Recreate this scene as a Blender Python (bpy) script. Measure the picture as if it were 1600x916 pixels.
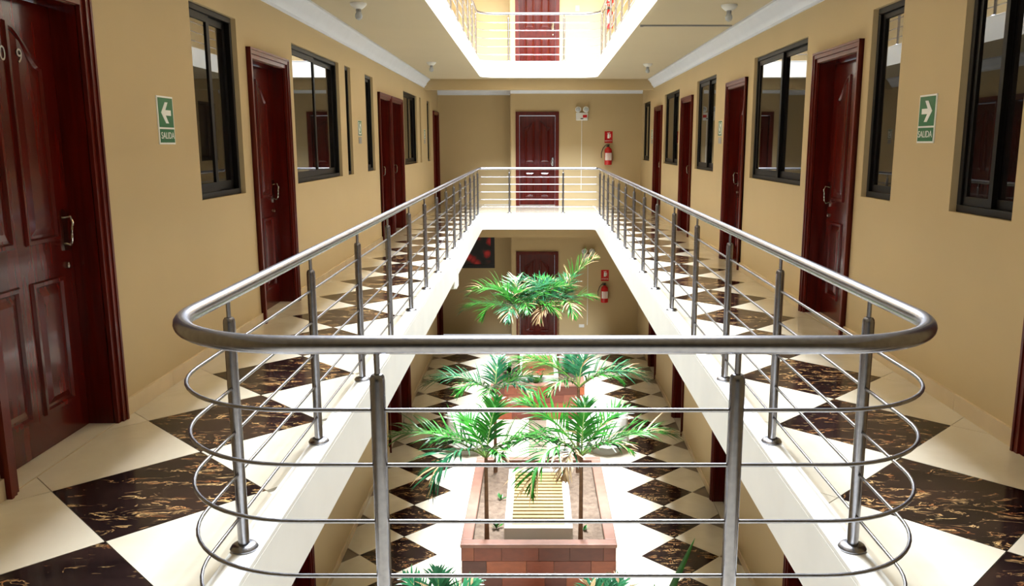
import bpy, bmesh, math, random
from mathutils import Vector, Matrix, Euler
random.seed(7)
R = math.radians
scene = bpy.context.scene
for o in list(bpy.data.objects): bpy.data.objects.remove(o, do_unlink=True)
COL = scene.collection

# ------------------------------------------------------------------ camera
FPX, PITCH, CX, CAM_H = 1290.4, 10.249, 838.6, 1.3584
cd = bpy.data.cameras.new('camera'); cam = bpy.data.objects.new('camera', cd); COL.objects.link(cam)
cd.sensor_width = 36.0; cd.lens = FPX / 1600 * 36.0; cd.shift_x = (800 - CX) / 1600
cd.clip_start = 0.05
cam.location = (0, 0, CAM_H); cam.rotation_euler = (R(90 - PITCH), 0, 0)
scene.camera = cam

# ------------------------------------------------------------------ world, light, exposure
w = bpy.data.worlds.new('world'); scene.world = w; w.use_nodes = True
bg = w.node_tree.nodes['Background']
bg.inputs[0].default_value = (0.86, 0.93, 1.0, 1); bg.inputs[1].default_value = 1.0
scene.view_settings.view_transform = 'Standard'; scene.view_settings.look = 'None'
scene.view_settings.gamma = 1.0; scene.view_settings.use_curve_mapping = False
scene.view_settings.exposure = 0.0
VX0, VX1, VY0, VY1 = -0.905, 0.985, 1.99, 16.2      # light well: edges at y = 0 and its two ends
la = bpy.data.lights.new('skylight', 'AREA'); la.shape = 'RECTANGLE'
la.size = 1.95; la.size_y = 11.2; la.energy = 9100; la.color = (0.86, 0.93, 1.0)
lo = bpy.data.objects.new('skylight', la); COL.objects.link(lo); lo.location = (0.04, 10.8, 8.5)

# ------------------------------------------------------------------ constants of the building
B = 0.010                       # the two long walls open by a hundredth
XL, XR = -2.04, 2.13            # wall faces at y = 0
YB, YBL, YF = 18.54, 19.1, -2.2 # rear wall, its recessed left part, wall behind the viewer
G, U, TOP = -3.09, 2.89, 8.38    # lower floor, upper floor, roof soffit
SB, CEIL, BEAM = -0.30, 2.60, 16.58
xl = lambda y: XL - B * y
xr = lambda y: XR + B * y

# ------------------------------------------------------------------ mesh helpers
class MB:
    def __init__(s): s.v = []; s.f = []; s.m = []; s.k = 0
    def add(s, vs, fs):
        o = len(s.v); s.v += [tuple(v) for v in vs]
        for f in fs: s.f.append(tuple(i + o for i in f)); s.m.append(s.k)
        return s
    def box(s, x0, x1, y0, y1, z0, z1):
        return s.add([(x0,y0,z0),(x1,y0,z0),(x1,y1,z0),(x0,y1,z0),(x0,y0,z1),(x1,y0,z1),(x1,y1,z1),(x0,y1,z1)],
              [(0,3,2,1),(4,5,6,7),(0,1,5,4),(1,2,6,5),(2,3,7,6),(3,0,4,7)])
    def prism(s, poly, a, b, ax='y'):
        """poly: list of 2-D points; extruded from a to b along ax"""
        n = len(poly)
        def P(p, t): return (p[0], t, p[1]) if ax == 'y' else ((p[0], p[1], t) if ax == 'z' else (t, p[0], p[1]))
        vs = [P(p, a) for p in poly] + [P(p, b) for p in poly]
        fs = [tuple(range(n)), tuple(range(2*n-1, n-1, -1))] + [(i, i+n, (i+1) % n + n, (i+1) % n) for i in range(n)]
        return s.add(vs, fs)
    def rings(s, rings, closed=False, caps=True):
        n = len(rings[0]); vs = [p for r in rings for p in r]; fs = []
        m = len(rings)
        for i in range(m if closed else m - 1):
            for j in range(n):
                a = i*n + j; b = i*n + (j+1) % n; c = ((i+1) % m)*n + (j+1) % n; d = ((i+1) % m)*n + j
                fs.append((a, b, c, d))
        if caps and not closed: fs += [tuple(range(n-1, -1, -1)), tuple(range((m-1)*n, m*n))]
        return s.add(vs, fs)
    def tube(s, pts, r, n=8, closed=False):
        pts = [Vector(p) for p in pts]; m = len(pts); rr = r if isinstance(r, (list, tuple)) else [r]*m
        rings = []; up = None
        for i, p in enumerate(pts):
            if closed: t = pts[(i+1) % m] - pts[i-1]
            else: t = pts[min(i+1, m-1)] - pts[max(i-1, 0)]
            t.normalize()
            if up is None: up = Vector((0,0,1)) if abs(t.z) < .9 else Vector((1,0,0))
            a = t.cross(up).normalized(); b = a.cross(t).normalized(); up = b
            rings.append([p + a*math.cos(2*math.pi*k/n)*rr[i] + b*math.sin(2*math.pi*k/n)*rr[i] for k in range(n)])
        return s.rings(rings, closed)
    def lathe(s, prof, n=16, c=(0,0,0)):
        return s.rings([[(c[0]+r*math.cos(2*math.pi*k/n), c[1]+r*math.sin(2*math.pi*k/n), c[2]+z) for k in range(n)] for r, z in prof])
    def build(s, name, mat, parent=None, smooth=False, bevel=0, angle=40):
        me = bpy.data.meshes.new(name); me.from_pydata(s.v, [], s.f)
        mats = mat if isinstance(mat, (list, tuple)) else [mat]
        for q in mats: me.materials.append(q)
        if len(mats) > 1: me.polygons.foreach_set('material_index', s.m)
        bm = bmesh.new(); bm.from_mesh(me); bmesh.ops.recalc_face_normals(bm, faces=bm.faces)
        bm.to_mesh(me); bm.free()
        if smooth:
            me.polygons.foreach_set('use_smooth', [True]*len(me.polygons))
            try: me.set_sharp_from_angle(angle=R(angle))
            except Exception: pass
        me.update()
        return link(name, me, parent, bevel)
def link(name, me, parent=None, bevel=0):
    o = bpy.data.objects.new(name, me); COL.objects.link(o)
    if parent: o.parent = parent
    if bevel:
        b = o.modifiers.new('bevel', 'BEVEL'); b.width = bevel; b.segments = 2; b.limit_method = 'ANGLE'
    return o
def tag(o, label=None, cat=None, group=None, kind=None):
    if label: o['label'] = label
    if cat: o['category'] = cat
    if group: o['group'] = group
    if kind: o['kind'] = kind
    return o
def empty(name, loc=(0,0,0), rz=0.0):
    o = bpy.data.objects.new(name, None); COL.objects.link(o); o.location = loc; o.rotation_euler = (0,0,rz)
    o.empty_display_size = .1
    return o
def fillet(poly, radii, n=12):
    """closed polygon with round corners"""
    out = []; m = len(poly)
    for i in range(m):
        p0, p1, p2 = Vector(poly[i-1]), Vector(poly[i]), Vector(poly[(i+1) % m]); r = radii[i]
        a = (p0-p1).normalized(); b = (p2-p1).normalized()
        if r <= 0: out.append(tuple(p1)); continue
        half = a.angle(b)/2; d = r/math.tan(half); c = p1 + (a+b).normalized()*(r/math.sin(half))
        s_, e_ = p1+a*d-c, p1+b*d-c
        t0 = math.atan2(s_.y, s_.x); t1 = math.atan2(e_.y, e_.x); dt = (t1-t0+math.pi) % (2*math.pi) - math.pi
        out += [(c.x+r*math.cos(t0+dt*k/n), c.y+r*math.sin(t0+dt*k/n)) for k in range(n+1)]
    return out
def densify(poly, step=1.0):
    out = []
    for i, p in enumerate(poly):
        q = poly[(i+1) % len(poly)]; d = math.dist(p, q); k = max(1, int(d/step))
        out += [(p[0]+(q[0]-p[0])*j/k, p[1]+(q[1]-p[1])*j/k) for j in range(k)]
    return out

# ------------------------------------------------------------------ materials
def srgb(r, g, b):
    f = lambda c: (c/255/12.92) if c/255 <= .04045 else ((c/255+.055)/1.055)**2.4
    return (f(r), f(g), f(b), 1)
class NT:
    def __init__(s, name):
        s.m = bpy.data.materials.new(name); s.m.use_nodes = True; s.t = s.m.node_tree; s.n = s.t.nodes; s.b = s.n['Principled BSDF']
    def node(s, typ, **kw):
        n = s.n.new(typ)
        for k, v in kw.items():
            if k.startswith('i_'):
                key = k[2:]; key = int(key) if key.isdigit() else key
                n.inputs[key].default_value = v
            else: setattr(n, k, v)
        return n
    def l(s, a, b): s.t.links.new(a, b)
    def ramp(s, fac, stops):
        r = s.node('ShaderNodeValToRGB'); e = r.color_ramp.elements
        while len(e) < len(stops): e.new(.5)
        for i, (p, c) in enumerate(stops): e[i].position = p; e[i].color = c
        s.l(fac, r.inputs[0]); return r.outputs[0]
    def coord(s, kind='Object', scale=(1,1,1), rot=(0,0,0), rand=0):
        tc = s.node('ShaderNodeTexCoord'); mp = s.node('ShaderNodeMapping'); mp.inputs['Scale'].default_value = scale; mp.inputs['Rotation'].default_value = rot
        s.l(tc.outputs[kind], mp.inputs[0])
        if rand:
            oi = s.node('ShaderNodeObjectInfo'); mu = s.node('ShaderNodeMath', operation='MULTIPLY', i_1=rand)
            s.l(oi.outputs['Random'], mu.inputs[0]); s.l(mu.outputs[0], mp.inputs['Location'])
        return mp.outputs[0]
    def noise(s, vec, scale=5, detail=4, rough=.5, dist=0):
        n = s.node('ShaderNodeTexNoise'); n.inputs['Scale'].default_value = scale; n.inputs['Detail'].default_value = detail
        n.inputs['Roughness'].default_value = rough; n.inputs['Distortion'].default_value = dist
        s.l(vec, n.inputs['Vector']); return n.outputs['Fac']
    def bump(s, h, strength=.2, dist=.01):
        b = s.node('ShaderNodeBump'); b.inputs['Strength'].default_value = strength; b.inputs['Distance'].default_value = dist
        s.l(h, b.inputs['Height']); s.l(b.outputs[0], s.b.inputs['Normal'])
    def set(s, **kw):
        for k, v in kw.items(): s.b.inputs[k.replace('_', ' ')].default_value = v
        return s
def plain(name, col, rough=.5, metal=0., vary=.06, scale=6, bump=0., bscale=120, coat=0.):
    t = NT(name); c = col
    v = t.coord(); f = t.noise(v, scale, 3)
    d = tuple(max(0, x*(1-vary)) for x in c[:3]) + (1,); l_ = tuple(min(1, x*(1+vary)) for x in c[:3]) + (1,)
    t.l(t.ramp(f, [(.3, d), (.7, l_)]), t.b.inputs['Base Color'])
    t.set(Roughness=rough, Metallic=metal)
    if coat: t.b.inputs['Coat Weight'].default_value = coat; t.b.inputs['Coat Roughness'].default_value = .05
    if bump: t.bump(t.noise(v, bscale, 2), bump, .003)
    return t.m
M = {}
M['wall'] = plain('wall_paint', srgb(194, 172, 131), .75, vary=.025, scale=1.5, bump=.06, bscale=160)
M['ceiling'] = plain('ceiling_paint', srgb(198, 184, 155), .85, vary=.02, scale=1.2)
M['white'] = plain('white_paint', srgb(222, 220, 213), .6, vary=.03, scale=4)
M['crown'] = plain('crown_white', srgb(226, 231, 242), .55, vary=.02)
M['grout'] = plain('grout', srgb(120, 105, 88), .9)
M['skirting'] = plain('skirting_tile', srgb(212, 192, 160), .25, vary=.05)
def tile_white():
    t = NT('ivory_tile'); v = t.coord(rand=30)
    f = t.noise(v, 2.2, 5, .55, .6)
    t.l(t.ramp(f, [(.3, srgb(198, 188, 168)), (.7, srgb(214, 206, 188))]), t.b.inputs['Base Color'])
    t.set(Roughness=.07); return t.m
def tile_black():
    t = NT('black_gold_tile'); v = t.coord(scale=(1.0, 2.6, 1), rot=(0, 0, R(20)), rand=40)
    # gold flakes: thin iso-lines of a noise, broken up by another
    n1 = t.noise(v, 5.5, 5, .62, 1.1)
    a = t.node('ShaderNodeMath', operation='SUBTRACT', i_1=.5); t.l(n1, a.inputs[0])
    b = t.node('ShaderNodeMath', operation='ABSOLUTE'); t.l(a.outputs[0], b.inputs[0])
    line = t.ramp(b.outputs[0], [(.0, (1,1,1,1)), (.022, (0,0,0,1))])
    n2 = t.noise(v, 4.0, 3, .6); mask = t.ramp(n2, [(.47, (0,0,0,1)), (.56, (1,1,1,1))])
    mu = t.node('ShaderNodeMath', operation='MULTIPLY'); t.l(line, mu.inputs[0]); t.l(mask, mu.inputs[1])
    n3 = t.noise(v, 9, 2); gold = t.ramp(n3, [(.35, srgb(150, 92, 52)), (.65, srgb(226, 188, 128))])
    base = t.ramp(t.noise(v, 3, 4), [(.3, srgb(20, 14, 14)), (.75, srgb(44, 30, 27))])
    mx = t.node('ShaderNodeMix', data_type='RGBA'); t.l(mu.outputs[0], mx.inputs['Factor']); t.l(base, mx.inputs[6]); t.l(gold, mx.inputs[7])
    t.l(mx.outputs[2], t.b.inputs['Base Color']); t.set(Roughness=.12, IOR=1.26); return t.m
M['tile_w'] = tile_white(); M['tile_b'] = tile_black()
def wood(name, c0, c1, rough=.26, coat=.35):
    t = NT(name); v = t.coord(scale=(14, 14, 1.0), rand=9); f = t.noise(v, 2, 3, .5, .3)
    t.l(t.ramp(f, [(.3, c0), (.7, c1)]), t.b.inputs['Base Color']); t.set(Roughness=rough)
    t.b.inputs['Coat Weight'].default_value = coat; t.b.inputs['Coat Roughness'].default_value = .1; t.b.inputs['Specular IOR Level'].default_value = .25
    return t.m
M['door'] = wood('mahogany', srgb(66, 8, 4), srgb(90, 15, 6))
M['casing'] = wood('mahogany_casing', srgb(80, 16, 8), srgb(98, 25, 12), .38, .1)
def steel():
    t = NT('brushed_steel'); v = t.coord(scale=(1, 1, 1)); f = t.noise(v, 60, 2)
    t.l(t.ramp(f, [(.3, (.26,.262,.295,1)), (.7, (.32,.322,.355,1))]), t.b.inputs['Base Color']); t.set(Metallic=1., Roughness=.27); return t.m
M['steel'] = steel()
M['chrome'] = plain('chrome', (.46,.43,.38,1), .12, 1., .03)
M['alu'] = plain('bronze_aluminium', srgb(16, 12, 10), .45, .0, .05)
M['alu'].node_tree.nodes['Principled BSDF'].inputs['Specular IOR Level'].default_value = .2
def glass():
    t = NT('dark_window_glass'); f = t.noise(t.coord(), .7, 1)
    t.l(t.ramp(f, [(.3, (.006,.005,.005,1)), (.7, (.012,.010,.009,1))]), t.b.inputs['Base Color'])
    t.set(Roughness=.015, IOR=1.58); return t.m
M['glass'] = glass()
M['green'] = plain('sign_green', srgb(10, 104, 58), .4, vary=.03)
M['signwhite'] = plain('sign_white', srgb(238, 240, 238), .4, vary=.02)
M['red'] = plain('extinguisher_red', srgb(190, 20, 26), .25, vary=.05)
M['black'] = plain('black_rubber', srgb(24, 22, 22), .5)
M['plastic'] = plain('white_plastic', srgb(226, 226, 222), .4, vary=.03)
M['grey'] = plain('grey_plastic', srgb(150, 150, 152), .5)
M['lampglass'] = plain('lamp_lens', srgb(190, 196, 202), .08, .2)
def soil():
    t = NT('soil'); v = t.coord(); f = t.noise(v, 14, 8, .7)
    t.l(t.ramp(f, [(.3, srgb(92, 74, 60)), (.7, srgb(136, 116, 98))]), t.b.inputs['Base Color']); t.set(Roughness=.95); t.bump(f, .8, .03); return t.m
M['soil'] = soil()
def brick(name, tint):
    t = NT(name); v = t.coord(scale=(1, 1, 2.4), rand=20); f = t.noise(v, 9, 4, .6, .5)
    oi = t.node('ShaderNodeObjectInfo')
    base = t.ramp(oi.outputs['Random'], [(0, srgb(88, 40, 28)), (.25, srgb(150, 70, 38)), (.5, srgb(110, 52, 38)), (.75, srgb(176, 92, 50)), (1, srgb(126, 70, 54))])
    mx = t.node('ShaderNodeMix', data_type='RGBA', blend_type='MULTIPLY'); mx.inputs['Factor'].default_value = .7
    t.l(base, mx.inputs[6]); t.l(t.ramp(f, [(.25, (.55,.5,.5,1)), (.7, (1,1,1,1))]), mx.inputs[7])
    t.l(mx.outputs[2], t.b.inputs['Base Color']); t.set(Roughness=.35); return t.m
M['brick'] = brick('planter_brick', 0)
M['rim'] = plain('planter_rim', srgb(150, 108, 92), .45, vary=.12, scale=10)
M['slat'] = plain('bench_slat', srgb(170, 142, 92), .5, vary=.1, scale=20)
def leaf(name, a, b, rough=.3):
    t = NT(name); v = t.coord(rand=11); f = t.noise(v, 7, 3)
    t.l(t.ramp(f, [(.3, a), (.7, b)]), t.b.inputs['Base Color']); t.set(Roughness=rough)
    t.b.inputs['Subsurface Weight'].default_value = 0
    return t.m
M['leaf'] = leaf('palm_leaf', srgb(10, 68, 20), srgb(50, 128, 34))
M['leaf_dark'] = leaf('palm_leaf_sky_sheen', srgb(12, 64, 40), srgb(52, 116, 76), .2)  # bluish cast: sky sheen on the fronds put into the leaf colour
M['leaf_dry'] = leaf('palm_leaf_dry', srgb(150, 116, 78), srgb(190, 164, 120), .5)
M['rachis'] = plain('palm_rachis', srgb(96, 120, 56), .4)
M['trunk'] = plain('palm_trunk', srgb(124, 92, 66), .7, vary=.25, scale=30)
M['petal'] = plain('red_petal', srgb(196, 30, 40), .5)
M['cloth'] = plain('white_cloth', srgb(244, 244, 242), .8, vary=.01)
def painting():
    t = NT('flower_painting'); v = t.coord(); vo = t.node('ShaderNodeTexVoronoi'); vo.inputs['Scale'].default_value = 4.5; t.l(v, vo.inputs['Vector'])
    f = t.noise(v, 6, 5, .6); ad = t.node('ShaderNodeMath', operation='MULTIPLY_ADD', i_1=.5); t.l(f, ad.inputs[0]); t.l(vo.outputs['Distance'], ad.inputs[2])
    t.l(t.ramp(ad.outputs[0], [(.42, srgb(200, 44, 48)), (.60, srgb(140, 18, 26)), (.72, srgb(40, 30, 34)), (.9, srgb(18, 20, 26))]), t.b.inputs['Base Color'])
    t.set(Roughness=.5); return t.m
M['painting'] = painting()
M['frame'] = plain('dark_frame', srgb(22, 20, 28), .4)

# ------------------------------------------------------------------ structure: slabs
void_poly = [(VX0 - B*VY0, VY0), (VX1 + B*VY0, VY0), (VX1 + B*VY1, VY1), (VX0 - B*VY1, VY1)]
outer = [(xl(YF), YF), (xr(YF), YF), (xr(YB), YB), (-.574, YB), (-.574, YBL), (xl(YBL), YBL)]
def slab(name, z0, z1, mats, label, rf=.12, hole=True):
    bm = bmesh.new(); es = []
    inner = fillet(void_poly, [.40, .40, rf, rf])
    for loop in ([outer, inner] if hole else [outer]):
        vs = [bm.verts.new((x, y, z1)) for x, y in loop]
        es += [bm.edges.new((vs[i], vs[(i+1) % len(vs)])) for i in range(len(vs))]
    bmesh.ops.triangle_fill(bm, use_beauty=True, use_dissolve=False, edges=es)
    ex = bmesh.ops.extrude_face_region(bm, geom=list(bm.faces))
    for v in ex['geom']:
        if isinstance(v, bmesh.types.BMVert): v.co.z = z0
    bmesh.ops.recalc_face_normals(bm, faces=bm.faces)
    for f in bm.faces: f.material_index = 1 if f.normal.z < -.5 else 0
    me = bpy.data.meshes.new(name); bm.to_mesh(me); bm.free()
    for m_ in mats: me.materials.append(m_)
    return tag(link(name, me), label, 'floor' if 'floor' in name else 'ceiling', kind='structure')
floor0 = slab('floor', SB, -.012, [M['white'], M['ceiling']], 'gallery floor slab with white edge around the light well')
slab('ceiling', CEIL, U, [M['white'], M['ceiling']], 'beige ceiling over the gallery with bright white slab edge', rf=.30)
slab('ceiling', 5.49, 5.78, [M['white'], M['ceiling']], 'unseen gallery slab added overhead to narrow the spread of the skylight')  # extra unseen storey, added so skylight falls off sooner across the floor
slab('ceiling', TOP, TOP+.2, [M['white'], M['ceiling']], 'roof slab over the added unseen gallery around the skylight opening')
floorg = MB().box(xl(YBL)-.02, xr(YB)+.02, YF, YBL, G-.2, G-.012).build('floor', M['grout'])
tag(floorg, 'tiled ground floor of the courtyard below the gallery', 'floor', kind='structure')
def kerb(z, label, rf, n):
    a = fillet(void_poly, [.40, .40, rf, rf]); off = .098
    b = fillet([(VX0-B*VY0-off, VY0-off), (VX1+B*VY0+off, VY0-off), (VX1+B*VY1+off, VY1+off), (VX0-B*VY1-off, VY1+off)], [.45, .45, rf+.05, rf+.05])
    m = MB(); k = len(a); vs = [(x, y, z+h) for loop, h in ((a, -.012), (a, .012), (b, .012), (b, -.012)) for x, y in loop]
    fs = []
    for q in range(4):
        for i in range(k):
            j = (i+1) % k; p = q*k; r = ((q+1) % 4)*k
            fs.append((p+i, p+j, r+j, r+i))
    m.add(vs, fs); return tag(m.build('trim_%d' % n, M['white'], bevel=.004), label, 'trim', kind='structure')
kerb(0, 'low white kerb along the gallery edge carrying the railing posts', .12, 1)
kerb(U, 'low white kerb along the upper gallery edge', .30, 2)

# ------------------------------------------------------------------ structure: tiles laid diagonally
D = 0.8485
def clip(poly, x0, x1, y0, y1):
    for ax, lim, sg in ((0, x0, 1), (0, x1, -1), (1, y0, 1), (1, y1, -1)):
        out = []
        for i in range(len(poly)):
            p, q = poly[i-1], poly[i]; dp, dq = sg*(p[ax]-lim), sg*(q[ax]-lim)
            if dp >= 0: pass
            if (dp >= 0) != (dq >= 0):
                t = dp/(dp-dq); out.append((p[0]+(q[0]-p[0])*t, p[1]+(q[1]-p[1])*t))
            if dq >= 0: out.append(q)
        poly = out
        if len(poly) < 3: return []
    return poly
tile_cache = {}
def tiles(parent, rz, xc, yc, x0, x1, y0, y1, z, ks):
    hd = D/2 - .0028
    fl = empty_parent(parent)
    for i in ks:
        for j in range(-3, 26):
            cx, cy = xc + i*D/2, yc + j*D + (D/2 if i % 2 else 0)
            d0 = [(cx-hd, cy), (cx, cy-hd), (cx+hd, cy), (cx, cy+hd)]
            poly = clip(d0, x0, x1, y0, y1)
            if not poly: continue
            ar = abs(sum(poly[k-1][0]*poly[k][1]-poly[k][0]*poly[k-1][1] for k in range(len(poly))))/2
            if ar < .002: continue
            mat = 'tile_b' if i == 0 else 'tile_w'
            loc = [(p[0]-cx, p[1]-cy) for p in poly]
            full = len(poly) == 4 and ar > .99*2*hd*hd
            if full and mat in tile_cache: o = link('tile', tile_cache[mat])
            else:
                o = MB().prism(loc, -.011, 0, 'z').build('tile', M[mat])
                if full: tile_cache[mat] = o.data
            o.parent = parent
            c, s_ = math.cos(rz), math.sin(rz)
            o.location = (cx*c - cy*s_, cx*s_ + cy*c, z); o.rotation_euler = (0, 0, rz)
def empty_parent(p): return p
beta = B
tiles(floor0, beta, -1.470, 2.681-D/2, XL+.004, -1.006, .4, 18.9, 0, (-2,-1,0,1,2))
tiles(floor0, -beta, 1.566, 2.613-D/2, 1.086, XR-.004, .4, 18.4, 0, (-2,-1,0,1,2))
tiles(floorg, beta, -1.435, 8.86-D/2, XL+.004, .0, 5.6, 18.9, G, (-1,0,1,2,3,4))
tiles(floorg, -beta, 1.49, 8.83-D/2, .03, XR-.004, 5.6, 18.4, G, (-4,-3,-2,-1,0,1))
# plain strips that lie behind and in front of the diagonal fields
MB().box(-1.18, 1.24, 16.2+.105, YB-.002, -.011, -.001).build('landing_surface', M['tile_w'], floor0)
MB().box(-1.01, 1.07, .4, VY0-.11, -.011, -.001).build('landing_surface', M['tile_w'], floor0)
MB().box(xl(0)+.06, xr(0)-.06, YF+.01, .395, -.011, -.001).build('landing_surface', M['tile_w'], floor0)
MB().box(xl(0)+.01, xr(0)-.01, YF+.01, 5.55, -.011, -.001).build('landing_surface', M['tile_w'], floorg).location.z = G

# ------------------------------------------------------------------ structure: walls with openings
def wall(name, s0, s1, z0, z1, holes, loc, rz, label, t=.2):
    """local x along the wall, y into the wall, z up"""
    xs = sorted({s0, s1} | {h[k] for h in holes for k in (0, 1)}); zs = sorted({z0, z1} | {h[k] for h in holes for k in (2, 3)})
    inside = lambda x, z: any(h[0] < x < h[1] and h[2] < z < h[3] for h in holes)
    solid = [[not inside((xs[i]+xs[i+1])/2, (zs[j]+zs[j+1])/2) for j in range(len(zs)-1)] for i in range(len(xs)-1)]
    S = lambda i, j: 0 <= i < len(xs)-1 and 0 <= j < len(zs)-1 and solid[i][j]
    m = MB()
    for i in range(len(xs)-1):
        for j in range(len(zs)-1):
            if not solid[i][j]: continue
            a, b, c, d = xs[i], xs[i+1], zs[j], zs[j+1]
            m.add([(a,0,c),(b,0,c),(b,0,d),(a,0,d)], [(0,1,2,3)]); m.add([(a,t,c),(b,t,c),(b,t,d),(a,t,d)], [(3,2,1,0)])
            if not S(i-1, j): m.add([(a,0,c),(a,t,c),(a,t,d),(a,0,d)], [(3,2,1,0)])
            if not S(i+1, j): m.add([(b,0,c),(b,t,c),(b,t,d),(b,0,d)], [(0,1,2,3)])
            if not S(i, j-1): m.add([(a,0,c),(b,0,c),(b,t,c),(a,t,c)], [(3,2,1,0)])
            if not S(i, j+1): m.add([(a,0,d),(b,0,d),(b,t,d),(a,t,d)], [(0,1,2,3)])
    me = bpy.data.meshes.new(name)
    bm = bmesh.new(); vm = {}
    for f in m.f:
        vs = []
        for i in f:
            key = tuple(round(q, 4) for q in m.v[i])
            if key not in vm: vm[key] = bm.verts.new(key)
            vs.append(vm[key])
        try: bm.faces.new(vs)
        except ValueError: pass
    bmesh.ops.recalc_face_normals(bm, faces=bm.faces); bm.to_mesh(me); bm.free(); me.materials.append(M['wall'])
    o = link(name, me); o.location = loc; o.rotation_euler = (0, 0, rz)
    return tag(o, label, 'wall', kind='structure')
WZ0, WZ1 = 1.008, 2.215
LEFT_D = [(3.03, 3.99, 'first'), (6.20, 7.18, ''), (11.48, 12.47, ''), (12.49, 13.58, ''), (18.02, 18.98, '')]
RIGHT_D = [(2.60, 3.555, ''), (5.74, 6.72, ''), (8.94, 9.89, ''), (12.165, 13.12, ''), (15.32, 16.30, '')]
LEFT_W = [(5.19, 6.0), (7.375, 9.17), (9.467, 9.76), (10.62, 11.15), (13.83, 15.46), (15.83, 16.05), (17.0, 17.46)]
RIGHT_W = [(3.77, 4.365), (5.12, 5.60), (6.95, 8.69), (10.585, 11.9), (13.44, 15.06), (17.12, 18.28)]
CW, DH = .075, 2.05            # casing width, top of casing
hole_d = lambda a, b, z: (a+CW, b-CW, z, z+DH-CW)
holesL = [hole_d(a, b, 0) for a, b, _ in LEFT_D] + [(a, b, WZ0, WZ1) for a, b in LEFT_W]
holesR = [hole_d(a, b, 0) for a, b, _ in RIGHT_D] + [(a, b, WZ0, WZ1) for a, b in RIGHT_W]
LOWL = [LEFT_D[1], LEFT_D[2], LEFT_D[3], LEFT_D[4]]; LOWR = RIGHT_D[1:]
holesL += [hole_d(a, b, G) for a, b, _ in LOWL]; holesR += [hole_d(a, b, G) for a, b, _ in LOWR]
RZL, RZR = R(90) + beta, R(-90) - beta
wall('wall_left', YF, YBL, G, TOP, holesL, (XL, 0, 0), RZL, 'long beige wall with red-brown doors left of the light well')
wall('wall_right', -YB, -YF, G, TOP, [(-b, -a, c, d) for a, b, c, d in holesR], (XR, 0, 0), RZR, 'long beige wall with red-brown doors right of the light well')
BD = (-.464, .49)
wall('wall_back', -.574, xr(YB), G, TOP, [(BD[0]+CW, BD[1]-CW, z, z+DH-CW) for z in (G, 0, U)], (0, YB, 0), 0, 'beige end wall with one door on every floor')
wall('wall_back', xl(YBL), -.574, G, TOP, [], (0, YBL, 0), 0, 'recessed beige end wall left of the end door')
MB().box(-.58, -.57, YB, YBL, G, TOP).build('wall_return', M['wall'], bpy.data.objects['wall_back'])
bpy.data.objects['wall_return'].location = (0, -YB, 0)
wall('wall_front', -xr(YF), -xl(YF), G, TOP, [(-1.9, 1.8, .02, 2.3)], (0, YF, 0), R(180), 'beige wall closing the gallery on the near side')
# dropped cross beams under the far landing
for z, lab in ((CEIL, 'beige cross beam under the upper landing'), (SB, 'beige cross beam under the gallery landing')):
    tag(MB().box(xl(BEAM), xr(BEAM), BEAM, BEAM+.22, z-.20, z).build('trim_3', M['wall']), lab, 'beam', kind='structure')
# bracket of a beam that shows below the left slab edge
tag(MB().box(xl(10)+.01, -.978, 9.97, 10.22, SB-.10, SB+.17).build('trim_4', M['white'], bevel=.012),
    'white beam end hanging below the left slab edge', 'beam', kind='structure')
# crown mouldings
CROWN = [(0, 2.435), (.02, 2.435), (.02, 2.455), (.045, 2.475), (.06, 2.50), (.065, 2.52), (.095, 2.55), (.105, 2.57), (.13, 2.58), (.13, CEIL), (0, CEIL)]
def crown(n, loc, rz, s0, s1, z, label):
    # profile in (outwards, up); outwards is local -y
    o = MB().prism([(-a, b+z) for a, b in CROWN], s0, s1, 'x').build('trim_%d' % n, M['crown'], smooth=True, angle=35)
    o.location = loc; o.rotation_euler = (0, 0, rz); tag(o, label, 'moulding', kind='structure')
crown(5, (XL, 0, 0), RZL, YF, BEAM, 0, 'white crown moulding along the left wall')
crown(6, (XR, 0, 0), RZR, -BEAM, -YF, 0, 'white crown moulding along the right wall')
crown(7, (0, YB, 0), 0, -.574, xr(YB), 0, 'white crown moulding above the end door')
crown(8, (0, YBL, 0), 0, xl(YBL), -.574, 0, 'white crown moulding on the recessed end wall')
# skirting tiles
def skirting(name, segs, side, z, label):
    root = None
    rz = RZL if side == 'l' else RZR; loc = ((XL if side == 'l' else XR), 0, z)
    root = empty(name, loc, rz); tag(root, label, 'baseboard', kind='structure')
    for a, b in segs:
        k = max(1, round((b-a)/.6)); st = (b-a)/k
        for i in range(k):
            p, q = a+i*st+.002, a+(i+1)*st-.002
            if side == 'r': p, q = -q, -p
            MB().box(p, q, -.014, 0, 0, .085).build('skirting_tile', M['skirting'], root)
def gaps(doors, s0, s1):
    out = []; c = s0
    for a, b, _ in sorted(doors):
        if a - c > .03: out.append((c, a))
        c = max(c, b)
    if s1 - c > .03: out.append((c, s1))
    return out
skirting('baseboard_left', gaps(LEFT_D, YF, YBL), 'l', 0, 'cream tile skirting along the left gallery wall')
skirting('baseboard_right', gaps(RIGHT_D, YF, YB), 'r', 0, 'cream tile skirting along the right gallery wall')
skirting('baseboard_left', gaps(LOWL, 5, YBL), 'l', G, 'cream tile skirting along the left courtyard wall')
skirting('baseboard_right', gaps(LOWR, 5, YB), 'r', G, 'cream tile skirting along the right courtyard wall')

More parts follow.
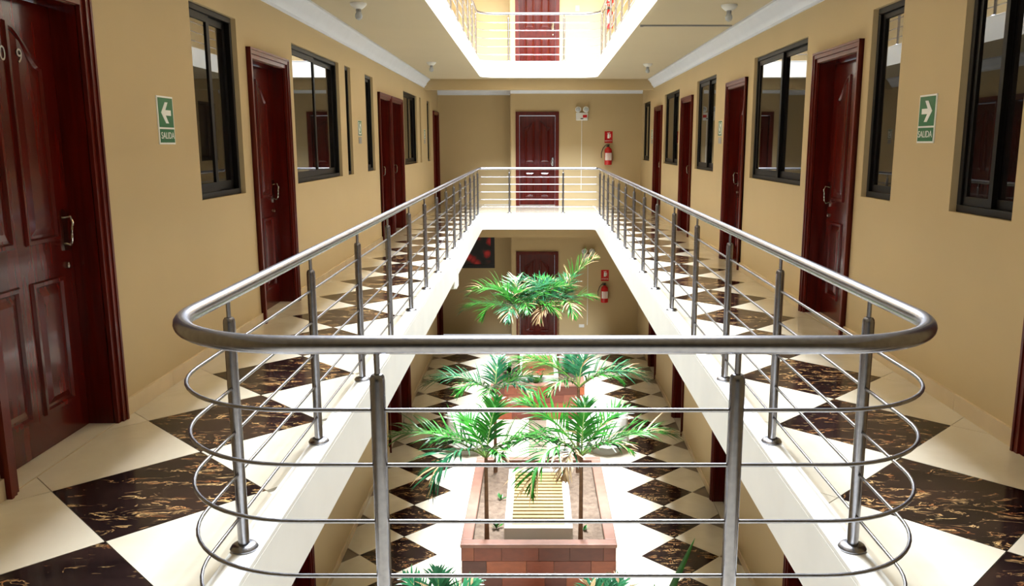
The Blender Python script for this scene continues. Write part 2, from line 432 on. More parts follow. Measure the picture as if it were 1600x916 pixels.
# ------------------------------------------------------------------ placing on walls
def spot(side, s, z, d=0.0):
    """a point on a wall: s along the wall, d out of it; and the rotation that faces it"""
    if side == 'l':
        c, n = math.cos(beta), math.sin(beta); x, y = XL + d, s
        return (x*c - y*n, x*n + y*c, z), RZL
    if side == 'r':
        c, n = math.cos(-beta), math.sin(-beta); x, y = XR - d, s
        return (x*c - y*n, x*n + y*c, z), RZR
    if side == 'b': return (s, YB - d, z), 0.0
    if side == 'f': return (s, YF + d, z), R(180)
    if side == 'c': return (s, YBL - d, z), 0.0
_text = {}
def text(name, body, size, mat, parent, x, y, z, extrude=.001, align='CENTER'):
    """flat lettering facing local -y"""
    cu = bpy.data.curves.new(name, 'FONT'); cu.body = body; cu.size = size; cu.align_x = align; cu.align_y = 'CENTER'; cu.extrude = extrude
    o = bpy.data.objects.new(name, cu); COL.objects.link(o)
    dg = bpy.context.evaluated_depsgraph_get(); me = bpy.data.meshes.new_from_object(o.evaluated_get(dg)); bpy.data.objects.remove(o, do_unlink=True)
    me.materials.clear(); me.materials.append(mat)
    t = link(name, me, parent); t.location = (x, y, z); t.rotation_euler = (R(90), 0, 0)
    return t

# ------------------------------------------------------------------ doors
mesh_cache = {}
def shared(key, name, mat, parent, fn, **kw):
    if key in mesh_cache:
        return link(name, mesh_cache[key], parent)
    o = fn().build(name, mat, parent, **kw); mesh_cache[key] = o.data; return o
def panel_mesh(x0, x1, z0, z1, arch, mirror):
    """raised panel; arch: the top edge sweeps up towards the door's middle"""
    def outline(i):
        a, b, c, d = x0+i, x1-i, z0+i, z1-i
        pts = [(a, c), (b, c)]
        if not arch: pts += [(b, d), (a, d)]
        else:
            n = 8; top = []
            for k in range(n+1):
                t = k/n; x = b + (a-b)*t; u = t if mirror else 1-t     # u = 1 at the middle stile
                s_ = u*u*(3-2*u); top.append((x, d - arch*(1-s_)))
            pts += top
        return pts
    m = MB(); rr = []
    for i, y in ((0, 0.0), (.006, -.012), (.022, -.012), (.030, -.001), (.042, -.002), (.070, -.011)):
        rr.append([(p[0], y, p[1]) for p in outline(i)])
    m.rings(rr, caps=False); n = len(rr[0]); m.add(rr[-1], [tuple(range(n))]); m.add(rr[0], [tuple(range(n-1, -1, -1))])
    return m
door_n = 0
def door(side, a, b, z, label, far=1, digits=False, reveal=.12, deep=True):
    global door_n
    door_n += 1; wd = b - a; (loc, rz) = spot(side, (a+b)/2, z); h = wd/2
    root = empty('door_%d' % door_n, loc, rz); tag(root, label, 'door', kind='structure')
    wk = round(wd, 3)
    def cas():
        m = MB()
        for s_ in (-1, 1):
            for i0, i1, d in ((0, CW, .018), (.012, CW-.03, .030), (.0, .016, .036)):
                p, q = sorted((s_*(h-i0), s_*(h-i1))); m.box(p, q, -d, 0, 0, DH-i0)
        for i0, i1, d in ((0, CW, .018), (.012, CW-.03, .030), (.0, .016, .036)): m.box(-h+i0, h-i0, -d-.0005, 0, DH-i1, DH-i0)
        return m
    shared(('cas', wk), 'casing', M['casing'], root, cas)
    shared(('jamb', wk), 'jamb', M['door'], root, lambda: MB().box(-h+CW-.02, -h+CW+.006, +.004, .17, 0, DH-CW).box(h-CW-.006, h-CW+.02, +.004, .17, 0, DH-CW).box(-h+CW+.006, h-CW-.006, +.004, .17, DH-CW-.006, DH-CW+.02))
    MB().box(-h+CW+.006, h-CW-.006, 0, .17, -.012, .003).build('threshold', M['tile_w'], root)
    lw = h - CW - .008; lh = DH - CW - .012
    leaf_ = shared(('leaf', wk), 'leaf', M['door'], root, lambda: MB().box(-lw, lw, reveal, reveal+.04, .006, lh))
    mid = .04; st = .10
    for k, (x0, x1, mir) in enumerate(((-lw+st, -mid, False), (mid, lw-st, True))):
        o = shared(('pu', wk, k), 'panel', M['door'], leaf_, lambda: panel_mesh(x0, x1, .92, lh-.10, .16, mir)); o.location = (0, reveal, 0)
        o = shared(('pl', wk, k), 'panel', M['door'], leaf_, lambda: panel_mesh(x0, x1, .16, .76, 0, mir)); o.location = (0, reveal, 0)
    hx = far*(lw-.055)
    hd = shared(('hand', far), 'handle', M['chrome'], leaf_, lambda: MB().prism([(-.02, -.09), (.02, -.09), (.024, -.06), (.018, 0), (.024, .06), (.02, .09), (0, .10), (-.02, .09), (-.024, .06), (-.018, 0), (-.024, -.06)], 0, -.008)
        .tube([(0, -.008, .06), (-far*.005, -.04, .066), (-far*.02, -.055, .04), (-far*.035, -.055, .0), (-far*.03, -.05, -.04), (-far*.01, -.035, -.065), (0, -.008, -.06)], .0055, 8), smooth=True)
    hd.location = (hx, reveal, .96)
    cy = shared(('cyl',), 'lock_cylinder', M['chrome'], leaf_, lambda: MB().rings([[(math.cos(2*math.pi*k/12)*r, y, math.sin(2*math.pi*k/12)*r) for k in range(12)] for r, y in ((.016, 0), (.016, -.012), (.010, -.016))]), smooth=True)
    cy.location = (hx, reveal, .80)
    if digits:
        text('number', '0', .085, M['chrome'], leaf_, 0.0, reveal-.013, 1.72, .003); text('number', '9', .085, M['chrome'], leaf_, .115, reveal-.013, 1.72, .003)
    return root
names_l = ['red-brown panelled door numbered 09 at the left edge of the picture', 'red-brown panelled door between the two nearest windows of the left wall',
  'nearer leaf-door of the adjoining pair on the left wall', 'farther leaf-door of the adjoining pair on the left wall', 'last red-brown door of the left wall, by the end corner']
for (a, b, q), n in zip(LEFT_D, names_l): door('l', a, b, 0, n, 1, q == 'first')
names_r = ['red-brown door cut off by the right edge of the picture', 'nearest full red-brown door on the right wall beside the narrow window',
  'second full red-brown door on the right wall, beyond the widest window', 'third full red-brown door on the right wall', 'last red-brown door on the right wall near the end corner']
for (a, b, q), n in zip(RIGHT_D, names_r): door('r', a, b, 0, n, -1)
for (a, b, q), n in zip(LOWL, ['nearest door on the left courtyard wall below', 'nearer of two adjoining doors on the left courtyard wall below', 'farther of two adjoining doors on the left courtyard wall below', 'farthest door on the left courtyard wall below']):
    door('l', a, b, G, 'dark red ' + n, 1)
for (a, b, q), n in zip(LOWR, ['nearest door on the right courtyard wall below', 'second door on the right courtyard wall below', 'third door on the right courtyard wall below', 'farthest door on the right courtyard wall below']):
    door('r', a, b, G, 'dark red ' + n, -1)
for z, n in ((G, 'dark red door on the end wall of the courtyard below'), (0, 'red-brown end door seen behind the far railing'), (U, 'bright red-brown end door on the upper gallery')):
    door('b', BD[0], BD[1], z, n, 1)

# ------------------------------------------------------------------ windows
win_n = 0
def window(side, a, b, label, z0=WZ0, z1=WZ1):
    global win_n
    win_n += 1; loc, rz = spot(side, (a+b)/2, z0); h = (b-a)/2; H = z1-z0
    root = empty('window_%d' % win_n, loc, rz); tag(root, label, 'window', kind='structure')
    y0, fr = .026, .038
    m = MB()
    m.box(-h, h, y0, y0+.07, 0, fr); m.box(-h, h, y0, y0+.07, H-fr, H); m.box(-h, -h+fr, y0, y0+.07, fr, H-fr); m.box(h-fr, h, y0, y0+.07, fr, H-fr)
    m.build('frame', M['alu'], root, bevel=.003)
    cols = [(-h+fr, h-fr, .02)] if (b-a) < .55 else [(-h+fr, .02, .012), (-.02, h-fr, .036)]
    for x0, x1, yy in cols:
        y = y0+yy; e = .046 if (b-a) > .6 else (.034 if (b-a) > .4 else .02)
        s_ = MB()
        s_.box(x0, x1, y, y+.022, fr, fr+e*1.3); s_.box(x0, x1, y, y+.022, H-fr-e, H-fr); s_.box(x0, x0+e, y, y+.022, fr+e*1.3, H-fr-e); s_.box(x1-e, x1, y, y+.022, fr+e*1.3, H-fr-e)
        sh = s_.build('sash', M['alu'], root)
        MB().box(x0+e-.004, x1-e+.004, y+.009, y+.014, fr+e*1.3-.004, H-fr-e+.004).build('pane', M['glass'], sh)
for (a, b), n in zip(LEFT_W, ['dark-framed sliding window between the exit sign and the second door of the left wall', 'widest dark sliding window on the left wall', 'narrow dark window slit beside the widest left window',
   'narrow dark window before the adjoining pair of doors', 'dark sliding window beyond the adjoining pair of doors', 'very thin dark window slit beyond the pair of doors', 'farthest narrow dark window of the left wall']):
    window('l', a, b, n)
for (a, b), n in zip(RIGHT_W, ['dark sliding window nearest the right edge of the picture', 'narrow dark window between exit sign and nearest full right door', 'widest dark sliding window on the right wall',
   'dark sliding window between second and third full doors of the right wall', 'dark sliding window between third and last doors of the right wall', 'farthest dark window of the right wall, in the end corner']):
    window('r', a, b, n)

window('f', -1.8, 1.9, 'unseen dark glazed screen added behind the viewer to darken the handrail reflection', .02, 2.3)  # unseen screen, added so the steel handrail reflects something dark

# ------------------------------------------------------------------ signs
def exit_sign(side, s, z, flip, label):
    loc, rz = spot(side, s, z); r = empty('exit_sign', loc, rz); tag(r, label, 'sign', 'green exit signs')
    W, H = .205, .265
    MB().box(-W/2, W/2, -.006, 0, 0, H).build('plate', M['signwhite'], r)
    MB().box(-W/2+.010, W/2-.010, -.008, -.006, .094, H-.010).build('arrow_field', M['green'], r)
    MB().box(-W/2+.010, W/2-.010, -.008, -.006, .010, .084).build('word_field', M['green'], r)
    f = flip; zc = .174; t = .026; m = MB()
    m.prism([(f*.06, zc-.015), (f*.06, zc+.015), (-f*.02, zc+.015), (-f*.02, zc-.015)], -.0095, -.008)
    m.prism([(-f*.065, zc), (-f*.01, zc+.058), (f*.025, zc+.058), (-f*.022, zc), (f*.025, zc-.058), (-f*.01, zc-.058)], -.0096, -.008)
    m.build('arrow', M['signwhite'], r)
    text('lettering', 'SALIDA', .052, M['signwhite'], r, 0, -.009, .047, .0006)
exit_sign('l', 4.76, 1.355, 1, 'green SALIDA sign with arrow pointing left on the left wall')
exit_sign('r', 4.72, 1.362, -1, 'green SALIDA sign with arrow pointing right on the right wall')
def zone_sign(side, s, label):
    loc, rz = spot(side, s, 1.36); r = empty('safety_sign', loc, rz); tag(r, label, 'sign', 'small safe-zone signs')
    MB().box(-.10, .10, -.005, 0, .09, .275).build('plate', M['signwhite'], r)
    m = MB()
    m.box(-.095, .095, -.007, -.005, .095, .110).box(-.095, .095, -.007, -.005, .255, .270).box(-.095, -.078, -.007, -.005, .110, .255).box(.078, .095, -.007, -.005, .110, .255)
    m.build('border', M['green'], r)
    text('letter', 'S', .19, M['green'], r, 0, -.0065, .182, .001)
    pl = MB().box(-.08, .08, -.005, 0, 0, .075).build('lower_plate', M['grey'], r)
zone_sign('l', 10.2, 'small green S sign between two narrow windows of the left wall')
zone_sign('l', 16.55, 'tiny green S sign near the far end of the left wall')
zone_sign('r', 10.25, 'small green S sign beyond the second full right door')
zone_sign('r', 16.75, 'tiny green S sign near the far end of the right wall')

# ------------------------------------------------------------------ fire extinguishers and emergency lamps on the end wall
def extinguisher(x, z, lv, label1, label2):
    loc, rz = spot('b', x, z+1.375); sg = empty('extinguisher_sign', loc, rz); tag(sg, label1, 'sign', 'red extinguisher signs')
    MB().box(-.088, .088, -.005, 0, 0, .255).build('plate', M['red'], sg)
    m = MB(); m.prism([(-.025, .10), (.02, .10), (.02, .18), (.01, .20), (-.012, .20), (-.025, .18)], -.007, -.005); m.prism([(-.03, .205), (.035, .215), (.03, .225), (-.03, .22)], -.007, -.005)
    m.prism([(.03, .12), (.045, .12), (.045, .19), (.03, .20)], -.007, -.005); m.build('symbol', M['signwhite'], sg)
    text('lettering', 'EXTINTOR', .032, M['signwhite'], sg, 0, -.0055, .045, .0005)
    loc, rz = spot('b', x-.01, z+.90); r = empty('fire_extinguisher', loc, rz); tag(r, label2, 'extinguisher', 'fire extinguishers on the end wall')
    cyl = MB().lathe([(.0, 0), (.075, .0), (.083, .012), (.083, .31), (.07, .35), (.035, .375), (.028, .39), (.0, .39)], 20, (0, -.10, 0)).build('cylinder', M['red'], r, smooth=True)
    MB().rings([[(.0838*math.sin(t), -.10-.0838*math.cos(t), zz) for t in (-1.0, -.6, -.2, .2, .6, 1.0)] for zz in (.10, .26)], caps=False).build('label', M['signwhite'], cyl)
    MB().box(-.05, .02, -.112, -.088, .40, .418).box(-.06, .03, -.110, -.090, .432, .448).lathe([(0, .385), (.022, .385), (.022, .43), (0, .43)], 10, (0, -.10, 0)).build('valve_handle', M['black'], r)
    MB().tube([(-.02, -.10, .40), (-.07, -.13, .42), (-.12, -.14, .36), (-.155, -.14, .25), (-.15, -.13, .15)], .009, 8).build('hose', M['black'], r, smooth=True)
    MB().box(-.03, .03, -.02, 0, .27, .33).build('bracket', M['black'], r)
extinguisher(1.585, 0, 0, 'red extinguisher sign above the railing on the end wall', 'red fire extinguisher on the end wall behind the far railing')
extinguisher(1.55, G, 0, 'red extinguisher sign on the courtyard end wall below', 'red fire extinguisher on the courtyard end wall below')
extinguisher(1.56, U, 0, 'red extinguisher sign on the upper gallery end wall', 'red fire extinguisher on the upper gallery end wall')
def emergency_lamp(x, z, label, cord_to):
    loc, rz = spot('b', x, z); r = empty('emergency_lamp', loc, rz); tag(r, label, 'lamp', 'twin-head emergency lamps')
    MB().box(-.13, .13, -.07, 0, 0, .17).build('housing', M['plastic'], r, bevel=.012)
    for s_ in (-1, 1):
        hd = MB().rings([[(s_*.085 + math.cos(2*math.pi*k/16)*q, y, .235 + math.sin(2*math.pi*k/16)*q) for k in range(16)] for q, y in ((.02, -.01), (.055, -.03), (.065, -.085), (.058, -.095))]).build('lamp_head', M['plastic'], r, smooth=True)
        MB().rings([[(s_*.085 + math.cos(2*math.pi*k/16)*q, y, .235 + math.sin(2*math.pi*k/16)*q) for k in range(16)] for q, y in ((.052, -.094), (.03, -.103), (.004, -.106))]).build('lens', M['lampglass'], hd, smooth=True)
        MB().box(s_*.085-.015, s_*.085+.015, -.05, -.02, .16, .19).build('bracket', M['grey'], r)
    MB().box(.02, .11, -.074, -.07, .06, .12).build('sticker', M['red'], r)
    MB().box(-.03, .03, -.076, -.07, .03, .05).build('indicator', M['black'], r)
    MB().box(-.007, .007, -.012, 0, cord_to - z, 0).build('conduit', M['plastic'], r)
emergency_lamp(.99, 1.86, 'white twin-head emergency lamp on the end wall beside the door', .35)
emergency_lamp(1.16, 1.83+G, 'white twin-head emergency lamp on the courtyard end wall below', .35+G)
loc, rz = spot('b', .875, U+1.33); o = MB().box(-.045, .045, -.012, 0, -.06, .06).box(-.02, .02, -.016, -.012, -.03, .03).build('wall_switch', M['grey']); o.location = loc; tag(o, 'small grey switch plate on the upper end wall', 'switch')
loc, rz = spot('b', 1.03, G+.33); o = MB().box(-.06, .06, -.014, 0, -.035, .035).box(-.02, .02, -.017, -.014, -.02, .02).build('power_socket', M['plastic']); o.location = loc; tag(o, 'white power socket low on the courtyard end wall', 'socket')
# framed painting on the recessed end wall below
loc, rz = spot('c', -1.62, -1.50); pc = empty('framed_picture', loc, rz); tag(pc, 'dark framed picture of red flowers on the courtyard end wall', 'picture')
PW, PH = 1.28, .92; m = MB()
m.box(-PW/2, PW/2, -.035, 0, 0, .09).box(-PW/2, PW/2, -.035, 0, PH-.09, PH).box(-PW/2, -PW/2+.09, -.035, 0, .09, PH-.09).box(PW/2-.09, PW/2, -.035, 0, .09, PH-.09)
m.build('frame', M['frame'], pc, bevel=.006)
MB().box(-PW/2+.085, PW/2-.085, -.02, -.005, .085, PH-.085).build('canvas', M['painting'], pc)

# ------------------------------------------------------------------ ceiling fixtures
def bulb(x, y, label):
    r = empty('ceiling_lamp', (x, y, CEIL)); tag(r, label, 'lamp', 'small ceiling lamps')
    MB().lathe([(0, 0), (.075, 0), (.075, -.012), (.06, -.03), (.035, -.05), (.0, -.05)], 16).build('rose', M['plastic'], r, smooth=True)
    MB().lathe([(0, -.05), (.022, -.05), (.024, -.075), (.0, -.075)], 12).build('socket', M['grey'], r, smooth=True)
    MB().lathe([(0, -.075), (.018, -.075), (.03, -.095), (.034, -.115), (.026, -.137), (.0, -.148)], 14).build('bulb', M['lampglass'], r, smooth=True)
bulb(-1.60, 7.75, 'nearer small ceiling lamp over the left gallery'); bulb(-1.63, 13.2, 'farther small ceiling lamp over the left gallery')
bulb(1.75, 7.85, 'nearer small ceiling lamp over the right gallery'); bulb(1.75, 13.45, 'farther small ceiling lamp over the right gallery')
cn = MB().box(1.10, 2.07, 9.12, 9.145, CEIL-.016, CEIL).box(1.10, 1.13, 9.115, 9.15, CEIL-.022, CEIL).build('cable_conduit', M['grey']); tag(cn, 'thin grey cable conduit across the right gallery ceiling', 'conduit')

# ------------------------------------------------------------------ railings
RX0, RX1, RY0, RY1, RH = -.9617, 1.0396, 1.93, 16.27, .883
WIRES = (.719, .578, .429, .282, .135)
def post_mesh():
    return MB().lathe([(.0, .0), (.019, .0), (.019, .782), (.0175, .792), (.013, .798), (0, .80)], 14)
def railing(z, rf, label):
    r = empty('railing', (0, RY0, z)); tag(r, label, 'railing')
    poly = [(RX0-B*RY0, RY0), (RX1+B*RY0, RY0), (RX1+B*RY1, RY1), (RX0-B*RY1, RY1)]
    path = densify(fillet(poly, [.39, .335, rf, rf], 14), .8)
    loop = lambda h: [(x, y-RY0, h) for x, y in path]
    MB().tube(loop(RH), .023, 16, True).build('handrail', M['steel'], r, smooth=True, angle=80)
    for h in WIRES: MB().tube(loop(h), .0055, 8, True).build('rod', M['steel'], r, smooth=True, angle=80)
    spots = []
    for k in range(14):
        y = 2.593 + 1.0108*k; spots += [(RX0-B*y, y), (RX1+B*y, y)]
    spots += [(-.386, RY0), (.486, RY0), (-.535, RY1), (.517, RY1)]
    for x, y in spots:
        p = shared('post', 'post', M['steel'], r, post_mesh, smooth=True); p.location = (x, y-RY0, .012)
        c = shared('pin', 'pin', M['steel'], p, lambda: MB().lathe([(0, .79), (.0075, .79), (.0075, .86), (0, .86)], 8), smooth=True)
        f = shared('flange', 'flange', M['steel'], p, lambda: MB().lathe([(0, 0), (.046, 0), (.047, .006), (.040, .016), (.026, .021), (0, .021)], 18), smooth=True)
railing(0, .06, 'brushed steel railing around the light well, with curved near corners')
railing(U, .35, 'brushed steel railing of the upper gallery overhead')

# ------------------------------------------------------------------ planters in the courtyard
PZ = .60
def planter(y0, y1, label, bricks=True):
    x0, x1 = -.735, .775; r = empty('planter', (0, y0, G)); tag(r, 'brick-faced planter, the ' + label, 'planter', 'brick-faced planters in the courtyard'); L = y1-y0
    t = .10
    MB().box(x0+.012, x1-.012, .012, t, 0, PZ-.04).box(x0+.012, x1-.012, L-t, L-.012, 0, PZ-.04).box(x0+.012, x0+t, t, L-t, 0, PZ-.04).box(x1-t, x1-.012, t, L-t, 0, PZ-.04).build('core', M['grout'], r)
    rim = MB(); a = .012
    rim.box(x0-a, x1+a, -a, t, PZ-.04, PZ); rim.box(x0-a, x1+a, L-t, L+a, PZ-.04, PZ); rim.box(x0-a, x0+t, t, L-t, PZ-.04, PZ); rim.box(x1-t, x1+a, t, L-t, PZ-.04, PZ)
    rim.build('rim', M['rim'], r, bevel=.008)
    # soil, uneven
    m = MB(); nx, ny = 14, 22; rnd = random.Random(int(y0*10)); vs = []
    for j in range(ny+1):
        for i in range(nx+1): vs.append((x0+t+(x1-x0-2*t)*i/nx, t+(L-2*t)*j/ny, PZ-.085+rnd.uniform(-.012, .02)))
    m.add(vs, [(j*(nx+1)+i, j*(nx+1)+i+1, (j+1)*(nx+1)+i+1, (j+1)*(nx+1)+i) for j in range(ny) for i in range(nx)]); m.build('soil', M['soil'], r, smooth=True, angle=180)
    rows = 4; bh = (PZ-.04)/rows
    for face in ('f', 'l', 'r'):
        W = (x1-x0) if face == 'f' else L; n = 5 if face == 'f' else round(L/.30); bw = W/n
        for j in range(rows):
            xs = [0] + [bw*(k+(.5 if j % 2 else 1)) for k in range(n + (1 if j % 2 else 0))]; xs = [min(W, q) for q in xs]; xs = [xs[0]] + [q + rnd.choice((-.06, -.03, 0, .03, .06)) for q in xs[1:-1]] + [xs[-1]]
            for k in range(len(xs)-1):
                p, q = xs[k]+.002, xs[k+1]-.002
                if q-p < .02: continue
                d = rnd.choice((0, .002, .004))
                key = ('brick', round(q-p, 3), d); bx = shared(key, 'brick', M['brick'], r, lambda: MB().box(0, q-p, -d, .014, 0, bh-.004))
                if face == 'f': bx.location = (x0+p, 0, j*bh+.002)
                elif face == 'l': bx.location = (x0, q, j*bh+.002); bx.rotation_euler = (0, 0, R(-90))
                else: bx.location = (x1, p, j*bh+.002); bx.rotation_euler = (0, 0, R(90))
    # slatted seat in the middle: white frame with wooden slats
    sx0, sx1, s0, s1, hz = -.325, .36, .20, L-.55, PZ+.07
    be = empty('slatted_bench', (0, y0, G)); tag(be, 'white framed bench with pale wooden slats in the ' + label, 'bench', 'slatted benches in the planters')
    f = .075; bm_ = MB()
    bm_.box(sx0, sx1, s0, s0+f, PZ-.12, hz).box(sx0, sx1, s1-f, s1, PZ-.12, hz).box(sx0, sx0+f, s0+f, s1-f, PZ-.12, hz).box(sx1-f, sx1, s0+f, s1-f, PZ-.12, hz)
    bm_.build('frame', M['white'], be, bevel=.006)
    k = int((s1-s0-2*f)/.085)
    for i in range(k):
        yy = s0+f+.006+i*(s1-s0-2*f-.006)/k
        sl = shared('slat', 'slat', M['slat'], be, lambda: MB().box(sx0+f-.005, sx1-f+.005, 0, .055, 0, .022)); sl.location = (0, yy, hz-.03)
    MB().box(sx0+f, sx1-f, s0+f, s1-f, PZ-.12, PZ-.06).build('base', M['soil'], be)
planter(7.50, 9.78, 'near brick planter')
planter(12.95, 15.2, 'far brick planter')
planter(3.9, 6.05, 'brick planter under the viewer')

# ------------------------------------------------------------------ palms
def frond_mesh(rnd, L, elev, droop, n, lw, dry, name):
    """rachis leaves the origin along +x at elev degrees and bends down by droop degrees"""
    m = MB(); pts = []; p = Vector((0, 0, 0)); N = 16
    for k in range(N+1):
        t = k/N; a = R(elev - droop*t**1.35); pts.append(p.copy()); p = p + Vector((math.cos(a), 0, math.sin(a)))*(L/N)
    m.k = 2; m.tube(pts, [.010*(1-.85*k/N)+.0015 for k in range(N+1)], 5)
    for k in range(n):
        t = .20 + .80*(k+.5)/n; f = t*N; i = min(N-1, int(f)); q = pts[i].lerp(pts[i+1], f-i); tan = (pts[i+1]-pts[i]).normalized()
        nor = Vector((-tan.z, 0, tan.x))
        ll = L*.44*(math.sin(math.pi*(.18+.80*t))**.7)*rnd.uniform(.78, 1.2)
        for s_ in (-1, 1):
            fw = R(58 - 36*t + rnd.uniform(-12, 12)); side = Vector((0, s_, 0))
            d0 = (tan*math.cos(fw) + side*math.sin(fw) + nor*rnd.uniform(.05, .6)).normalized()
            wv = d0.cross(nor).normalized()*lw
            tips = []; c = q.copy(); d = d0.copy(); seg = 4; row = []
            for j in range(seg+1):
                wj = (.35, 1, .95, .6, .0)[j]; row.append((c - wv*wj, c + nor*0.0 - nor*.002*wj, c + wv*wj)); c = c + d*(ll/seg); d = (d + Vector((0, 0, -rnd.uniform(.08, .32)))).normalized()
            isdry = rnd.random() < dry*(1.6 if t > .6 else .6); m.k = 1 if isdry else 0
            vs = [v for a in row[:-1] for v in a] + [row[-1][1]]; fs = []
            for j in range(seg-1):
                b = j*3; fs += [(b, b+1, b+4, b+3), (b+1, b+2, b+5, b+4)]
            b = (seg-1)*3; fs += [(b, b+1, b+3), (b+1, b+2, b+3)]
            m.add(vs, fs)
    return m
def palm(x, y, z, H, fronds, label, seed, trunk_r=.020, lw=.0105, n=29, lean=(0, 0), dry=.03, blue=.3):
    rnd = random.Random(seed); r = empty('palm', (x, y, z)); tag(r, label, 'palm', 'potted palms of the courtyard')
    pts = [(lean[0]*t*t, lean[1]*t*t, H*t) for t in (-.04, .25, .5, .75, 1)]
    MB().tube(pts, [trunk_r*1.35, trunk_r*1.1, trunk_r, trunk_r*.95, trunk_r*.8], 10).build('trunk', M['trunk'], r, smooth=True)
    for az, el, L, dr, dd in fronds:
        lf = M['leaf_dark'] if rnd.random() < blue else M['leaf']
        o = frond_mesh(rnd, L, el, dr, n, lw, max(dry, dd), 'frond').build('frond', [lf, M['leaf_dry'], M['rachis']], r, smooth=True, angle=60)
        o.location = (lean[0], lean[1], H-.02); o.rotation_euler = (0, 0, R(az))
SZ = G + PZ - .08
palm(-.50, 7.72, SZ, .90, [(176, 34, 1.02, 58, 0), (70, 72, .62, 35, 0), (352, 46, .78, 78, 0), (222, 42, .88, 150, .12), (130, 58, .62, 60, 0), (300, 58, .45, 120, .1), (200, 55, .62, 80, 0)],
     'palm at the front left corner of the near planter', 11)
palm(.44, 7.72, SZ, .92, [(4, 32, .98, 52, .12), (32, 56, .72, 55, 0), (150, 52, .90, 55, 0), (186, 44, .84, 95, 0), (224, 46, .98, 162, .25), (246, 52, .62, 160, .7), (80, 74, .58, 40, 0), (335, 50, .6, 95, .1)],
     'palm at the front right corner of the near planter', 12)
palm(-.50, 9.50, SZ, 1.00, [(180, 38, .92, 80, 0), (20, 46, .62, 85, .05), (85, 68, .55, 60, 0), (262, 50, .55, 110, .1), (325, 48, .62, 100, .1), (215, 48, .6, 100, .05)],
     'palm at the rear left corner of the near planter', 13)
palm(.50, 9.50, SZ, 1.08, [(2, 40, .92, 92, .1), (172, 50, .95, 85, .05), (70, 70, .6, 55, 0), (110, 66, .6, 60, 0), (225, 45, .6, 110, .3), (340, 50, .62, 100, .05)],
     'palm at the rear right corner of the near planter', 14)
palm(-.30, 13.4, SZ, 1.16, [(174, 66, 1.12, 125, .12), (184, 34, 1.05, 80, .08), (212, 50, .85, 130, .1), (14, 52, 1.15, 75, .04), (38, 60, 1.0, 75, 0), (2, 40, 1.05, 70, .04), (255, 52, .8, 130, .2), (95, 70, .8, 65, .1), (330, 48, .9, 115, .2), (135, 62, .85, 90, .1), (285, 60, .8, 120, .05)],
     'tall palm at the left of the far planter, under the far landing', 15, n=30)
palm(.36, 13.6, SZ, 1.20, [(10, 72, 1.1, 45, .2), (352, 50, .75, 85, .1), (160, 62, .95, 85, .05), (185, 52, .95, 95, .05), (218, 52, .9, 135, .2), (240, 48, .85, 145, .6), (292, 54, .8, 140, .2), (60, 68, .8, 65, .1), (120, 66, .8, 75, .1)],
     'tall palm at the right of the far planter, in front of the extinguisher', 16, n=30)
palm(-.74, 5.78, SZ, .16, [(150, 72, .6, 45, 0), (178, 56, .58, 55, 0), (100, 78, .55, 40, 0), (45, 64, .55, 50, 0), (205, 50, .5, 70, 0), (65, 58, .5, 60, .2), (350, 60, .4, 60, 0)],
     'bluish palm cut off by the lower edge, left of the middle', 17, blue=1)
palm(.52, 5.78, SZ, .14, [(120, 74, .5, 40, .2), (35, 64, .5, 55, 0), (62, 68, .55, 45, .1), (5, 54, .5, 65, 0), (160, 60, .45, 60, .1), (90, 70, .5, 45, 0)],
     'bluish palm cut off by the lower edge, right of the middle', 18, blue=1)
# spear leaf plant at the lower right
sp = empty('spear_plant', (1.0, 6.55, G)); tag(sp, 'plant with one upright green spear leaf at the lower right', 'plant')
MB().lathe([(0, 0), (.10, 0), (.13, .30), (.12, .30), (.11, .28), (0, .28)], 16).build('pot', M['rim'], sp, smooth=True)
for dx, dy, hh in ((.32, .02, .86), (.02, .05, .42), (-.08, -.04, .38)):
    rows = []
    for j in range(7):
        t = j/6; wj = .032*(math.sin(math.pi*(.12+.86*t))**.8)*(1 if j < 6 else 0.05); c = Vector((dx*t*1.1, dy*t, .27+hh*t)); rows.append([c+Vector((-wj, 0, 0)), c+Vector((0, .01, 0)), c+Vector((wj, 0, 0)), c+Vector((0, -.004, 0))])
    MB().rings(rows).build('leaf', M['leaf'], sp, smooth=True, angle=60)
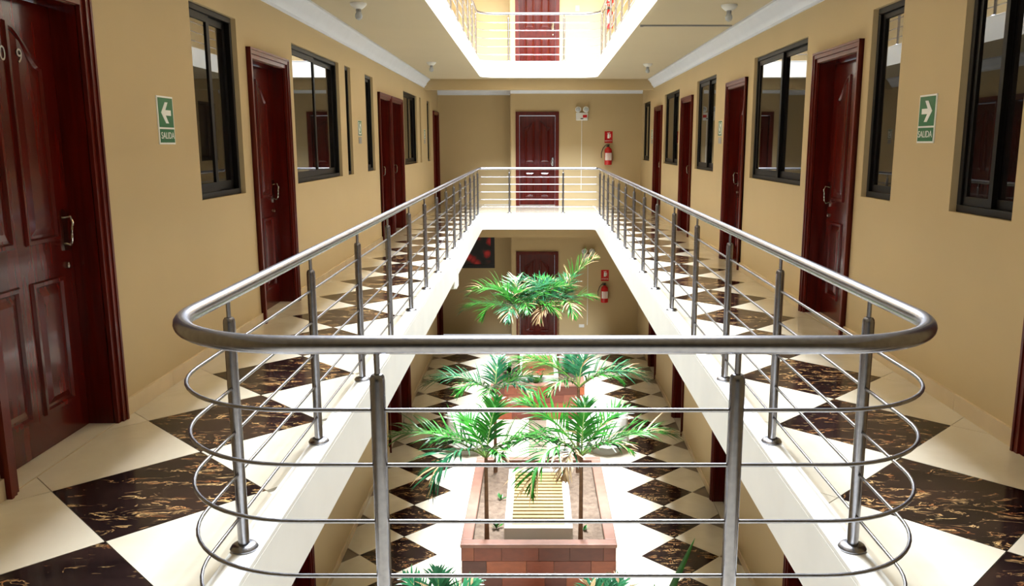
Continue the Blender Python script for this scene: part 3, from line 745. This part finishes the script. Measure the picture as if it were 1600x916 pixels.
# small plants growing in the soil
def seedling(x, y, s, label, flower=False, seed=0):
    rnd = random.Random(seed); r = empty('flowering_plant' if flower else 'seedling', (x, y, SZ)); tag(r, label, 'plant', None if flower else 'small seedlings in the planter soil')
    nl = 16 if flower else 12
    for k in range(nl):
        a = rnd.uniform(0, 6.28); e = R(rnd.uniform(25, 75)); L = s*rnd.uniform(.6, 1.1); d = Vector((math.cos(a)*math.cos(e), math.sin(a)*math.cos(e), math.sin(e))); wv = Vector((-d.y, d.x, 0)).normalized()*L*.16
        rows = [[d*L*t - wv*q, d*L*t + Vector((0, 0, .002)), d*L*t + wv*q] for t, q in ((0, .1), (.35, .5), (.65, 1), (.85, .7), (1, .05))]
        m = MB(); vs = [v for a_ in rows for v in a_]; m.add(vs, [(i*3+j, i*3+j+1, i*3+j+4, i*3+j+3) for i in range(4) for j in range(2)]); m.build('leaf', M['leaf'] if k % 3 else M['leaf_dark'], r, smooth=True, angle=180)
    if flower:
        for k in range(6):
            a = rnd.uniform(0, 6.28); c = Vector((math.cos(a)*s*.5, math.sin(a)*s*.5, s*rnd.uniform(.9, 1.15))); MB().tube([(0, 0, 0), tuple(c*.6), tuple(c)], .004, 5).build('stem', M['leaf_dark'], r)
            m = MB()
            for q in range(5):
                b = q*1.2566; m.add([c, c+Vector((math.cos(b-.4), math.sin(b-.4), .4))*.03, c+Vector((math.cos(b), math.sin(b), .3))*.05, c+Vector((math.cos(b+.4), math.sin(b+.4), .4))*.03], [(0, 1, 2, 3)])
            m.build('flower', M['petal'], r)
for i, (x, y, s, n) in enumerate(((-.42, 8.0, .10, 'green seedling behind the front left palm of the near planter'), (-.40, 8.7, .08, 'tiny seedling left of the bench of the near planter'),
      (.48, 7.95, .07, 'tiny seedling behind the front right palm of the near planter'), (-.46, 13.9, .22, 'leafy seedling left of the bench in the far planter'), (.52, 13.9, .24, 'leafy seedling right of the bench in the far planter'))):
    seedling(x, y, s, n, seed=30+i)
o_ = seedling(-.02, 13.06, .26, 'small plant with red flowers before the far bench', True, 44)

# ------------------------------------------------------------------ round white tables beside the planter
def round_table(x, y, label):
    r = empty('round_table', (x, y, G)); tag(r, label, 'table', 'round white tables')
    MB().lathe([(0, .0), (.20, 0), (.20, .02), (.05, .04), (.035, .06), (.035, .58), (0, .58)], 20).build('pedestal', M['white'], r, smooth=True)
    MB().lathe([(0, .58), (.29, .58), (.29, .605), (0, .605)], 36).build('table_top', M['white'], r, smooth=True)
    rings = []; n = 72
    for k, (rad, z) in enumerate(((.0, .612), (.25, .612), (.30, .609), (.308, .59), (.312, .45), (.318, .30), (.325, .16))):
        amp = max(0, (k-3))*.004; rings.append([((rad+amp*math.cos(12*t))*math.cos(t), (rad+amp*math.cos(12*t))*math.sin(t), z) for t in [2*math.pi*i/n for i in range(n)]])
    MB().rings(rings, caps=False).build('tablecloth', M['cloth'], r, smooth=True, angle=60)
round_table(-1.00, 11.55, 'round table under a white cloth, left of the planters')
round_table(1.02, 11.55, 'round table under a white cloth, right of the planters')
